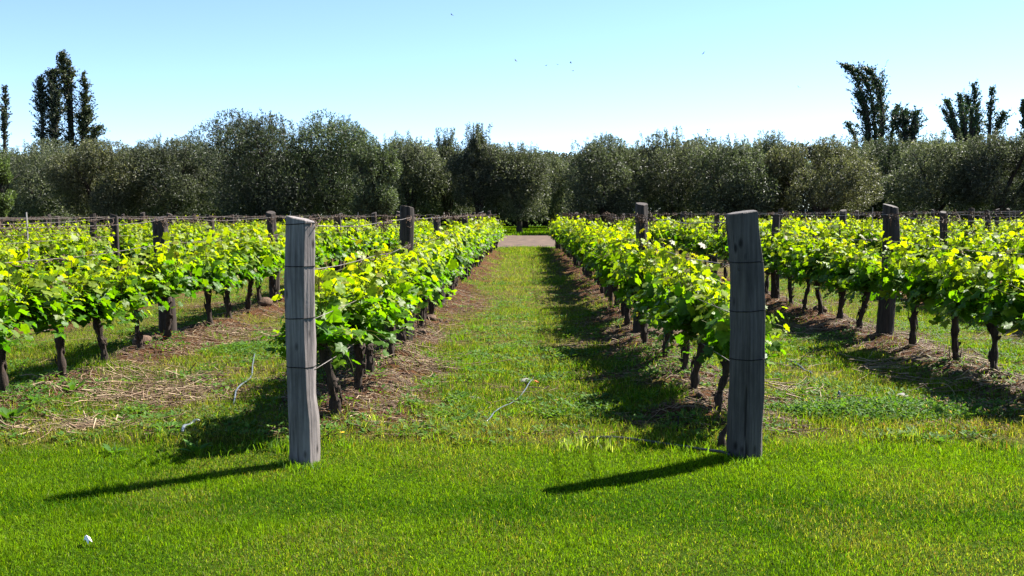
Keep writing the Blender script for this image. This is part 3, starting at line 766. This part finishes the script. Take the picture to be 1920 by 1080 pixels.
def make_vine(seed):
    global R
    keep = R; R = np.random.RandomState(500 + seed)
    lean = [(.0, .0), (.10, .05), (-.08, .07), (.03, -.12), (-.05, -.06), (.0, .10), (.12, -.04), (-.03, .02)][seed % 8]
    hd = .54 + .05 * R.rand()
    tp = spline([(0, 0, -.08), (lean[0] * .1 + R.normal(0, .01), lean[1] * .1, .12), (lean[0] * .55 + R.normal(0, .025), lean[1] * .5 + R.normal(0, .025), .33), (lean[0], lean[1], hd)], 16)
    rad = np.interp(np.linspace(0, 1, 16), [0, .12, .3, .6, .85, 1], [.052, .045, .036, .033, .04, .05])
    tr = MB(); V, F = tube(tp, rad * (.82 + .25 * R.rand()) * (1 + .22 * np.sin(np.arange(16) * (.9 + R.rand()) + R.rand() * 6)), 10, .45); tr.addm(V, F)
    for _ in range(4):  # knobs and bark curls
        i = R.randint(5, 14); p = tp[i]; d = R.normal(0, 1, 3) * [1, 1, .3]; d /= np.linalg.norm(d)
        V, F = tube([p, p + d * .035, p + d * .06 + [0, 0, .02]], [.028, .02, .008], 6, .3); tr.addm(V, F)
    for _ in range(5):  # peeling bark strips
        i = R.randint(3, 12); a = R.rand() * 2 * PI; o_ = np.array([math.cos(a), math.sin(a), 0]) * rad[i] * 1.05
        V, F = tube([tp[i] + o_, (tp[i] + tp[i + 2]) / 2 + o_ * (1.15 + .3 * R.rand()), tp[i + 3] + o_ * (1.1 + .6 * R.rand())], [.004, .008, .002], 4, .3); tr.addm(V, F)
    arms = []
    for s_ in (-1, 1):
        L_ = .48 + .1 * R.rand(); h0 = np.array([lean[0], lean[1], hd - .02])
        ap = spline([h0, h0 + [R.normal(0, .03), s_ * .16, .05], [R.normal(0, .03), s_ * (L_ * .7) + lean[1] * .4, .60 + R.normal(0, .02)], [R.normal(0, .04), s_ * L_ + lean[1] * .2, .60 + R.normal(0, .03)]], 10)
        am = MB(); V, F = tube(ap, np.linspace(.036, .014, 10), 8, .25); am.addm(V, F)
        arms.append((am, ap))
    fo = MB()
    P_, N_, A_, S_, C_ = [], [], [], [], []
    def shoot(p0, d0, L_, droop, tipsize=.35, stem=True):
        n = max(5, int(L_ / .052)); p = np.array(p0, float); d = np.array(d0, float); d /= np.linalg.norm(d); path = [p.copy()]
        ph = R.rand() * 6
        for q in range(n):
            t = q / n
            d = d + R.normal(0, .13, 3) + np.array([0, 0, -droop * t]); d /= np.linalg.norm(d)
            p = p + d * L_ / n; path.append(p.copy())
            if p[2] < .44: break
            sd = np.array([math.cos(ph + q * PI + R.normal(0, .5)), math.sin(ph + q * PI + R.normal(0, .5)), .1])
            sd = sd - d * (sd @ d); sd /= np.linalg.norm(sd) + 1e-6
            pet = .03 + .06 * R.rand() * (1 - .6 * t)
            sz = (.135 - .085 * t ** 1.2) * (.55 + .75 * R.rand()) if t < .92 else .03
            lp = p + sd * pet
            out = np.array([lp[0] * 1.8, lp[1] * .25, 0]); out /= np.linalg.norm(out) + .25
            nr = np.array([0, 0, .75]) + out * .55 + R.normal(0, .42, 3)
            al = sd * .7 + out * .4 + np.array([0, 0, -.55 + .4 * t]) + R.normal(0, .25, 3)
            P_.append(lp); N_.append(nr); A_.append(al); S_.append(sz)
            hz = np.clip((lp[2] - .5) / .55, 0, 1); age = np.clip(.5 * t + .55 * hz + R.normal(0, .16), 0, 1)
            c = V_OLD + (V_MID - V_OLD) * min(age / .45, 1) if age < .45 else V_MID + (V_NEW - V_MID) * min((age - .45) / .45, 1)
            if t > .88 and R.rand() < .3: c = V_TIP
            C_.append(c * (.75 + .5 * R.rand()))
        if stem and len(path) > 3:
            V, F = tube(np.array(path), np.linspace(.0055, .0016, len(path)), 5, 0, False)
            fo.addm(V, F, np.array([.12, .13, .03]) * (.7 + .5 * R.rand()))
    for am, ap in arms:
        for q in range(15):
            p0 = ap[R.randint(2, 10)]
            shoot(p0, [R.normal(0, .42), R.normal(0, .32), 1.0], .28 + .32 * R.rand(), .05)
        for q in range(6):
            p0 = ap[R.randint(1, 10)]
            s2 = 1 if R.rand() < .5 else -1
            shoot(p0, [s2 * (.6 + .4 * R.rand()), R.normal(0, .4), .45 * R.rand()], .28 + .22 * R.rand(), .32)
    for q in range(5):
        shoot([lean[0], lean[1], hd], [R.normal(0, .6), R.normal(0, .5), .9], .28 + .3 * R.rand(), .1)
    for q in range(3):   # wands that stand proud of the hedge
        ap = arms[q % 2][1]
        shoot(ap[R.randint(3, 10)], [R.normal(0, .2), R.normal(0, .2), 1], .56 + .2 * R.rand(), .0)
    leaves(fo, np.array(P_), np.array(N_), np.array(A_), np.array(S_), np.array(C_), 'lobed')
    lo = MB(); sel = np.array(S_) > .04
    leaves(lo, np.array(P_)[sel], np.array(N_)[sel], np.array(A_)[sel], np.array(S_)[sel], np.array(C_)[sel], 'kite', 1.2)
    V, F = tube(tp[::3], rad[::3], 5, 0, False); lo.addm(V, F, (.5, .4, .3), 1)
    R = keep
    full = MB()
    for src, mi in ((fo, 0), (tr, 1), (arms[0][0], 1), (arms[1][0], 1)):
        Va, Fa, Ca = src.arrays(); base = full.n
        full.V.append(Va); full.C.append(Ca); full.n += len(Va)
        for kk, f in Fa.items(): full.F.setdefault((kk[0], mi, kk[2]), []).append(f + base)
    return dict(foliage=fo.mesh('foliage', M['vine']), trunk=tr.mesh('trunk', M['bark']), arms=[a[0].mesh('cordon_arm', M['bark']) for a in arms],
                full=full.mesh('grapevine', [M['vine'], M['bark']]), lo=lo.arrays(), lean=lean)

NV = 10
VP = [make_vine(i) for i in range(NV)]
spots = []
for side, k, X in ROWS:
    y = 7.62 if side == 'left' else 7.75
    if k > 0: y = 7.4 + .5 * R.rand()
    if k == 1: y = 7.45
    while y < YEND - .6:
        px = to_px((X, y, .9))[0]
        if -170 < px < 2090 and all(abs(y - pp[1]) > .2 for kk, pp in POSTS.items() if kk[0] == side and kk[1] == k):
            dist = math.hypot(X, y)
            spots.append((dist * (1 + .1 * k) + (30 if not -60 < px < 1980 else 0), side, k, X + R.normal(0, .035), y))
        y += .92 + R.normal(0, .07) if y > 9 else .85 + .15 * R.rand()
spots.sort(key=lambda s: s[0])
things = sorted(spots[:300], key=lambda s: (s[1], s[2], s[4])); rest = spots[300:]
CNT = {}
for (_, side, k, x, y) in things:
    pv = VIS[side, k]
    before = [q for q in pv if q <= y]
    j = len(before); key = (side, k, j); CNT[key] = CNT.get(key, 0) + 1
    key_n = CNT[key]
    pi_ = R.randint(NV) if y > 10 else (int(y * 10) + (3 if side == 'left' else 0) + k) % NV
    pr = VP[pi_]
    rz = 0 if R.rand() < .5 else PI
    lx = pr['lean'][0] * (1 if rz == 0 else -1)
    if (side, k) == ('right', 0) and y < 8: pr = VP[1]; rz = 0; lx = .1
    lean = 'right-leaning' if lx > .06 else 'left-leaning' if lx < -.06 else 'straight'
    look = f'{lean} grapevine' if (k <= 1 and y < 20) else 'leafy grapevine'
    row = f'{ORD[k + 1]} row {side} of aisle'
    if j == 0: pos = f'{ORD[min(key_n, 12)]} before its nearest visible post'
    else: pos = f'{ORD[min(key_n, 12)]} behind its {ORD[j]} post'
    lab = f'{look} in {row}, {pos}'
    s_ = .92 + .16 * R.rand(); grow = 1 + .13 * float(sstep(8, 20, y))
    loc = (x, y, float(hgt(x, y)) - .02)
    if k <= 1 and y < 26:
        e = empty('grapevine', loc, rz + R.normal(0, .1)); e.scale = (s_, s_, s_ * grow * (.97 + .08 * R.rand()))
        tk_ = link('trunk', pr['trunk'], e); link('foliage', pr['foliage'], e)
        for a in pr['arms']: link('cordon_arm', a, tk_)
    else:
        e = link('grapevine', pr['full']); e.location = loc; e.rotation_euler = (0, 0, rz + R.normal(0, .1)); e.scale = (s_, s_, s_ * grow * (.97 + .08 * R.rand()))
    tag(e, lab, 'grapevine', 'grapevines trained along the wires')
if rest:
    fm = MB()
    for (_, side, k, x, y) in rest:
        Va, Fa, Ca = VP[R.randint(NV)]['lo']; a = 1 if R.rand() < .5 else -1; base = fm.n
        W_ = Va * [a, a, 1.12] + [x, y, 0]
        fm.V.append(W_); fm.C.append(Ca); fm.n += len(Va)
        for kk, f in Fa.items(): fm.F.setdefault(kk, []).append(f + base)
    tag(fm.build('distant_vines', [M['vine'], M['bark']]), 'distant mass of vines at the far ends of the outer rows', 'grapevines', kind='stuff')

# ------------------------------------------------------------------ olive grove
def olive(seed, w, ht, zb=1.3, nleaf=24000, spire=0, tone=(1, 1, 1), zc=None):
    """crown (leaf mesh) and trunk mesh for a tree standing at the origin"""
    rs = np.random.RandomState(900 + seed)
    cr = MB(); rx = w / 2; body = ht - (.8 if not spire else 1.6)
    zc = (body + zb) / 2; rz_ = (body - zb) / 2; ry = rx * .9
    nl = 34; L_ = []
    for i in range(nl):
        d = rs.normal(0, 1, 3); d /= np.linalg.norm(d)
        q = .62 + .3 * rs.rand(); s_ = (.24 + .22 * rs.rand())
        pw = np.sign(d) * np.abs(d) ** .8
        L_.append((np.array([pw[0] * rx, pw[1] * ry, pw[2] * rz_]) * q + [0, 0, zc], s_ * min(rx, rz_) * 1.25))
    tot = sum(l[1] ** 2 for l in L_)
    P_, O_ = [], []
    for c_, r_ in L_:
        n = int(nleaf * r_ ** 2 / tot); d = rs.normal(0, 1, (n, 3)); d /= np.linalg.norm(d, axis=1)[:, None]
        rr = r_ * (.72 + .33 * rs.rand(n, 1) ** .8)
        P_.append(c_ + d * rr * [1, 1, .9]); O_.append(d)
    P = np.concatenate(P_); O = np.concatenate(O_)
    k = P[:, 2] > zb - .25 + .5 * rs.rand(len(P)); P, O = P[k], O[k]
    # upright whips on top
    W1, W2 = [], []
    for i in range(105 + 25 * spire):
        a = rs.rand() * 2 * PI; r = rs.rand() ** .5 * .92
        if spire and i % 2: r *= .35
        b0 = np.array([rx * r * math.cos(a), ry * r * math.sin(a), zc + rz_ * math.sqrt(max(0, 1 - r * r)) * .86])
        l = (.4 + 1.5 * rs.rand() ** 1.8) * (1.5 if spire and i % 2 else 1)
        l = min(l, ht + .2 - b0[2]) if b0[2] + l > ht + .2 else l
        if l < .2: continue
        n = int(20 + 42 * l); t = rs.rand(n) ** 1.25
        dr = np.array([rs.normal(0, .16), rs.normal(0, .16), 1])
        a2 = rs.rand(n) * 2 * PI; o2 = np.stack([np.cos(a2), np.sin(a2), .9 + 0 * a2], 1)
        W1.append(b0 + dr * t[:, None] * l + o2 * [1, 1, 0] * (.17 * (1 - .8 * t) * rs.rand(n))[:, None]); W2.append(o2)
    nb = len(P)
    P = np.concatenate([P] + W1); O = np.concatenate([O] + W2); n = len(P)
    al = O + .9 * rs.normal(0, .6, (n, 3)) + [0, 0, .35]
    nr = rs.normal(0, 1, (n, 3)) + .5 * O + [0, 0, .3]
    col = np.array([.044, .054, .031]) * (.3 + 1.2 * rs.rand(n, 1)) * np.array(tone)
    sil_glint = rs.rand(n) < .18; col[sil_glint] = np.array([.125, .138, .095]) * (.7 + .5 * rs.rand(sil_glint.sum(), 1)) * np.array(tone)  # silvery leaves; their raised pale colour also paints in the glossy glints
    sz = .12 + .14 * rs.rand(n); sz[nb:] *= .8
    leaves(cr, P, nr, al, sz, col, 'kite', .42)
    # trunk and limbs
    tk = MB(); ln = rs.normal(0, .22, 2)
    fork = np.array([ln[0], ln[1], 1.0 + .4 * rs.rand()])
    V, F = tube(spline([(0, 0, -.2), (ln[0] * .2, ln[1] * .3, .35), fork], 9), [.40, .34, .28, .25, .24, .23, .23, .24, .22], 10, .18); tk.addm(V, F)
    for i in range(6):
        a = i * 2 * PI / 6 + rs.rand(); r = .35 + .35 * rs.rand()
        e_ = np.array([rx * r * math.cos(a), ry * r * math.sin(a), zc + rz_ * (.1 + .5 * rs.rand())])
        V, F = tube(spline([fork, fork * .6 + e_ * .4 + [0, 0, .1] + rs.normal(0, .15, 3), e_], 8), np.linspace(.16, .03, 8), 7, .15); tk.addm(V, F)
        for _ in range(2):
            e2 = e_ + np.array([rs.normal(0, .8), rs.normal(0, .8), .5 + .6 * rs.rand()])
            V, F = tube([e_ * .75 + fork * .25, (e_ + e2) / 2, e2], [.05, .03, .012], 5); tk.addm(V, F)
    return cr, tk

GREEN = (1.15, 1.45, .6); BRN = (1.25, 1.15, .95); SIL = (1.35, 1.35, 1.3); DK = (.62, .70, .62)
OT = [(-4, 285, 52, 74, GREEN, 0, 'yellowish green tree cut off by the left picture edge'),
      (85, 268, 150, 84, SIL, 0, 'grey green olive tree under the left pair of tall poplars'),
      (190, 266, 170, 79, BRN, 0, 'low olive tree with brownish grey crown at the left'),
      (325, 255, 190, 81, (1, 1, 1), 0, 'olive tree with wispy top left of the biggest dark tree'),
      (487, 208, 190, 75, DK, 0, 'tallest and darkest olive tree, left of centre'),
      (618, 218, 170, 77, (.9, 1.05, .85), 0, 'large leafy olive tree beside the tallest dark one'),
      (700, 258, 84, 72, (1.0, 1.15, .85), 0, 'small rounded silvery olive in front of the large ones'),
      (768, 248, 120, 83, SIL, 0, 'greyish olive tree right of the small rounded one'),
      (838, 245, 100, 85, (1, 1, 1), 1, 'olive tree with tall feathery top left of the spire'),
      (898, 236, 92, 80, (1, 1, 1), 2, 'olive tree rising to one narrow spire'),
      (974, 272, 112, 80, (1, 1, .95), 0, 'brownish olive crown hanging over the left end of the aisle'),
      (1032, 288, 96, 90, SIL, 0, 'low olive tree closing the far end of the aisle'),
      (1130, 256, 150, 77, (.95, 1, .9), 0, 'rounded olive tree just right of the aisle end'),
      (1262, 244, 160, 79, (1, 1, .95), 0, 'tall olive tree behind the second post right of the aisle'),
      (1370, 258, 132, 75, (.9, .98, .85), 0, 'olive tree directly behind the right grey post'),
      (1444, 250, 100, 88, SIL, 1, 'olive top peeping out right of the right grey post'),
      (1535, 258, 220, 76, BRN, 0, 'widest olive tree with brownish crown on the right'),
      (1668, 256, 110, 87, DK, 0, 'dark recessed olive tree under the tall windblown tree'),
      (1757, 248, 165, 79, SIL, 0, 'silver grey olive tree under the small poplars on the right'),
      (1880, 242, 160, 76, (.8, .82, .82), 0, 'dark grey olive tree at the right picture edge')]
OM = []
for i, (cx, ty, w, Y, tone, sp, lb) in enumerate(OT):
    g = at_depth(cx, 430, Y); ht = at_depth(cx, ty, Y)[2]
    nl = int(31000 * min(1.5, max(.6, w / 140)))
    c_, t_ = olive(i, w * Y / FPX * 1.02, ht, 1.0 + .5 * R.rand(), nl, sp, tone)
    e = empty('olive_tree', (g[0], Y, 0)); tag(e, lb, 'tree', 'olive trees behind the road')
    cm, tm = c_.mesh('crown', M['olive']), t_.mesh('trunk', M['tree_bark'])
    link('crown', cm, e); link('trunk', tm, e); OM.append((cm, tm, ht))
# deeper rows of the grove seen in the gaps
BK = [(-20, 100, 'left edge'), (140, 101, 'below the left poplars'), (262, 99, 'between two low olives on the left'), (405, 102, 'left of the biggest dark tree'), (550, 104, 'between the two largest trees'), (665, 98, 'behind the small rounded olive'), (800, 100, 'left of the feathery olive'), (925, 103, 'beside the spire'), (985, 104, 'above the aisle, left of its middle'), (1075, 105, 'right of the aisle end'), (1195, 99, 'between the two trees right of the aisle'), (1320, 101, 'left of the right grey post'), (1410, 103, 'right of the right grey post'), (1424, 93, 'in the gap left of the widest olive'), (1600, 100, 'behind the widest olive'), (1710, 103, 'right of the windblown tree'), (1820, 100, 'below the right poplars'), (1925, 104, 'right edge')]
for i, (px, Y, lb) in enumerate(BK):
    q = [1, 3, 7, 12, 13, 15, 18, 2][i % 8]; g = at_depth(px, 430, Y)
    ht = at_depth(px, 262 + 14 * R.rand() + (20 if 930 < px < 1100 else 0), Y)[2]
    e = empty('olive_tree', (g[0], Y, 0), R.rand() * 6); f = ht / OM[q][2]; e.scale = (f * 1.25, f * 1.25, f)
    tag(e, f'olive tree of the back row, {lb}', 'tree', 'back row of olive trees')
    link('crown', OM[q][0], e); link('trunk', OM[q][1], e)

# a far-off mass of foliage closing the view under the crowns
fg = MB(); n = 170000
x = -90 + 180 * R.rand(n); y = 120 + 6 * R.rand(n); top = 9.0 + 2.0 * (fbm(x, x * 0, 7, 140, 3) - .5)
z = top * R.rand(n)
leaves(fg, np.stack([x, y, z], 1), R.normal(0, 1, (n, 3)), R.normal(0, 1, (n, 3)) + [0, 0, .4], .35 + .3 * R.rand(n), np.array([.022, .027, .012]) * (.5 + .9 * R.rand(n, 1)), 'kite', .6)
tag(fg.build('distant_grove', M['olive']), 'far off mass of olive foliage closing the view under the crowns', 'grove', kind='stuff')

# ------------------------------------------------------------------ tall trees beyond the grove
def tall_tree(label, Y, limbs, trunk_px, col, seed, dens=1.0, spread=.9, up_=1.0, leaf=.34):
    """limbs: pixel polylines (x, y, half width px) of leafy leaders"""
    rs = np.random.RandomState(seed); g = at_depth(trunk_px, 430, Y)
    e = empty('poplar_tree', (g[0], Y, 0)); tag(e, label, 'tree', 'tall trees beyond the olive grove')
    cr = MB(); tk = MB(); o = np.array([g[0], Y, 0.0])
    base = np.array([0, 0, 2.5])
    V, F = tube([(0, 0, -.3), (0, 0, 1.5), base], [.5, .42, .38], 9, .1); tk.addm(V, F)
    for li, pl in enumerate(limbs):
        dy = rs.normal(0, .8)
        P = np.array([at_depth(x, y, Y) - o + [0, dy, 0] for x, y, w in pl]); W = np.array([w * Y / FPX for _, _, w in pl])
        S = spline(P, 24); ws = np.interp(np.linspace(0, 1, 24), np.linspace(0, 1, len(W)), W)
        V, F = tube(np.r_[[base], S], np.r_[.3, np.linspace(.22, .03, 24)], 6, .1); tk.addm(V, F)
        ln = np.linalg.norm(np.diff(S, axis=0), axis=1).sum()
        for _ in range(int(ln * 7 * dens)):     # leafy branchlets
            t = rs.rand() * 22.9; i = int(t); p = S[i] * (1 - t + i) + S[i + 1] * (t - i); d = S[i + 1] - S[i]; d /= np.linalg.norm(d)
            a = rs.rand() * 2 * PI; q = np.array([math.cos(a), math.sin(a), 0]); l = ws[i] * (.35 + 1.25 * rs.rand() ** 1.5) * spread
            dr = q + d * up_ * (.5 + rs.rand()); n = int(9 + 11 * l); tt = rs.rand(n)
            B = p + dr * l * tt[:, None] + rs.normal(0, .075, (n, 3))
            cc = np.array(col) * (.5 + .9 * rs.rand(n, 1))
            leaves(cr, B, rs.normal(0, 1, (n, 3)), rs.normal(0, .6, (n, 3)) + dr, leaf * (.6 + .7 * rs.rand(n)), cc, 'kite', .8)
            if l > .4: V, F = tube([p, p + dr * l * .5, p + dr * l], [.04, .025, .01], 4, 0, False); tk.addm(V, F)
    cr.build('crown', M['poplar'], e); tk.build('trunk', M['tree_bark'], e)
PG = [.04, .06, .022]; PY = [.075, .085, .028]
def fan(b0, tips, w0, w1=2, bow=0):
    """leaders rising from one foot (pixel coordinates) to several tips"""
    out = []
    for x, y in tips:
        mx, my = b0[0] * .42 + x * .58 + bow, b0[1] * .42 + y * .58
        out.append([(b0[0], b0[1], w0), (mx, my, w0 * .95), ((mx + 2 * x) / 3, (my + 2 * y) / 3, w0 * .7), (x, y, w1)])
    return out
tall_tree('dense dark columnar poplar, left one of the tall left pair', 135, [[(91, 320, 13), (91, 230, 15), (89, 180, 12), (90, 148, 8), (92, 130, 2)], [(80, 300, 11), (77, 220, 9), (75, 175, 7), (73, 146, 2)], [(101, 300, 9), (103, 215, 8), (103, 170, 3)]], 92, [.034, .045, .03], 1, 3.8, 1.55, .8, .26)
tall_tree('tallest poplar on the left with two separate leaders', 138, [[(134, 320, 11), (132, 230, 10), (127, 170, 10), (121, 125, 7), (119, 101, 2)], [(134, 170, 8), (134, 140, 6), (131, 114, 2)], [(119, 150, 5), (111, 132, 4), (107, 122, 2)], [(150, 320, 14), (151, 240, 13), (155, 190, 8), (153, 136, 2)], [(158, 310, 14), (163, 245, 12), (167, 205, 3)], [(166, 310, 14), (175, 258, 10), (184, 238, 2)]], 142, [.05, .062, .026], 2, 2.8, 1.45, .8, .26)
tall_tree('poplar cut off by the left picture edge', 135, [[(-2, 320, 10), (-2, 230, 9), (0, 190, 6), (-1, 160, 2)], [(4, 310, 5), (5, 240, 4), (3, 205, 2)]], -1, [.036, .048, .03], 3, 1.9, 1.1, .95, .26)
tall_tree('tall windblown tree on the right, its tip bent to the left', 128, [[(1634, 320, 15), (1628, 240, 16), (1616, 180, 14), (1602, 140, 9), (1587, 123, 2)], [(1645, 310, 15), (1647, 230, 16), (1643, 180, 15), (1632, 147, 9), (1616, 131, 2)], [(1655, 300, 13), (1660, 220, 11), (1659, 175, 9), (1648, 148, 3)], [(1668, 290, 8), (1677, 225, 6), (1684, 200, 2)], [(1620, 290, 11), (1606, 248, 8), (1597, 230, 2)], [(1620, 200, 8), (1608, 185, 5), (1600, 172, 2)], [(1640, 280, 12), (1637, 215, 12), (1628, 165, 9), (1610, 134, 2)], [(1628, 290, 12), (1620, 235, 11), (1612, 195, 6), (1607, 178, 2)]], 1640, [.032, .058, .03], 4, 1.9, 1.3, 1.3, .25)
tall_tree('small round-topped tree right of the windblown one', 125, fan((1708, 300), [(1690, 216), (1698, 209), (1706, 208), (1714, 213), (1720, 224), (1721, 238), (1686, 230)], 9, 5), 1706, [.032, .055, .032], 5, 1.5, 1.9, .8, .25)
tall_tree('fan-shaped young tree near the right edge', 122, fan((1812, 290), [(1776, 192), (1774, 208), (1784, 186), (1793, 182), (1801, 190), (1808, 187), (1815, 200), (1821, 208), (1777, 230), (1826, 225)], 5, 2), 1811, [.04, .07, .038], 6, 1.3, 1.5, 2.2, .24)
tall_tree('upright poplar with bushy right side near the right edge', 124, [[(1845, 310, 11), (1842, 240, 11), (1838, 190, 8), (1837, 154, 2)], [(1852, 310, 13), (1862, 252, 11), (1873, 228, 6), (1878, 213, 2)], [(1835, 265, 8), (1823, 210, 5), (1817, 177, 2)], [(1849, 250, 8), (1852, 205, 6), (1854, 168, 2)]], 1844, [.038, .064, .034], 7, 2.0, 1.4, 1.2, .25)
tall_tree('sliver of a tall tree at the right picture edge', 124, [[(1924, 310, 10), (1922, 230, 7), (1921, 190, 3)]], 1924, [.04, .06, .04], 8, 2, 1.1)

# ------------------------------------------------------------------ birds
bm_ = MB()
bm_.addm(*tube([(0, -.10, 0), (0, -.06, .01), (0, 0, .012), (0, .06, .008), (0, .11, 0)], [.005, .028, .035, .022, .004], 8))
for s_ in (-1, 1):
    W = np.array([(s_ * .02, .05, .01), (s_ * .02, -.05, .01), (s_ * .13, -.03, .07), (s_ * .13, .05, .075), (s_ * .26, -.05, .05), (s_ * .24, .0, .055)])
    bm_.add(np.r_[W, W - [0, 0, .004]], [(0, 1, 2, 3), (3, 2, 4, 5), (9, 8, 7, 6), (11, 10, 8, 9)], (1, 1, 1), 0, False)
bmesh_ = bm_.mesh('bird', M['bird'])
for px, py, Y, lb in [(847, 28, 95, 'dark bird highest in the sky, near the top edge'), (967, 114, 90, 'dark bird above the aisle, left of the small flock'), (1070, 118, 90, 'upper right bird of the small flock over the aisle'), (1074, 133, 115, 'lowest bird of the small flock over the aisle'), (1045, 121, 140, 'faint middle bird of the small flock over the aisle'), (1024, 123, 140, 'faint left bird of the small flock over the aisle'), (1319, 100, 120, 'lone dark bird high above the right grey post'), (1497, 163, 120, 'lone bird left of the tall windblown tree')]:
    o = link('bird', bmesh_); o.location = at_depth(px, py, Y); o.rotation_euler = (.2, R.normal(0, .3), R.rand() * 6)
    tag(o, lb, 'bird', 'birds in the sky')

# ------------------------------------------------------------------ light, sky, camera
az = Vector((.825, .565, 0)).normalized(); el = math.radians(47)
sd = Vector((az.x * math.cos(el), az.y * math.cos(el), math.sin(el)))
sun = bpy.data.lights.new('sun', 'SUN'); sun.energy = 5.0; sun.angle = math.radians(.5); sun.color = (1, .95, .86)
so = link('sun', sun); so.rotation_euler = sd.to_track_quat('Z', 'Y').to_euler(); so.location = (20, 20, 30)
w = bpy.data.worlds.new('World'); SC.world = w; w.use_nodes = True
nt = w.node_tree; bg = nt.nodes['Background']
sky = nt.nodes.new('ShaderNodeTexSky'); sky.sky_type = 'NISHITA'; sky.sun_disc = False
sky.sun_elevation = el; sky.sun_rotation = math.atan2(az.x, az.y)
sky.air_density = .6; sky.dust_density = 0.0; sky.ozone_density = 3.0; sky.altitude = 0
nt.links.new(sky.outputs[0], bg.inputs['Color']); bg.inputs['Strength'].default_value = .066

cam = bpy.data.cameras.new('camera'); cam.sensor_width = 36; cam.lens = FPX / 1920 * 36; cam.clip_end = 5000; cam.clip_start = .05
co = link('camera', cam)
m3 = Matrix((rt, up, -fw)).transposed()
co.matrix_world = Matrix.Translation((0, 0, H)) @ m3.to_4x4()
SC.camera = co
SC.view_settings.view_transform = 'Standard'; SC.view_settings.look = 'None'; SC.view_settings.exposure = 2.12; SC.view_settings.gamma = 1
SC.cycles.max_bounces = 6; SC.cycles.diffuse_bounces = 3; SC.cycles.transmission_bounces = 3; SC.cycles.glossy_bounces = 2
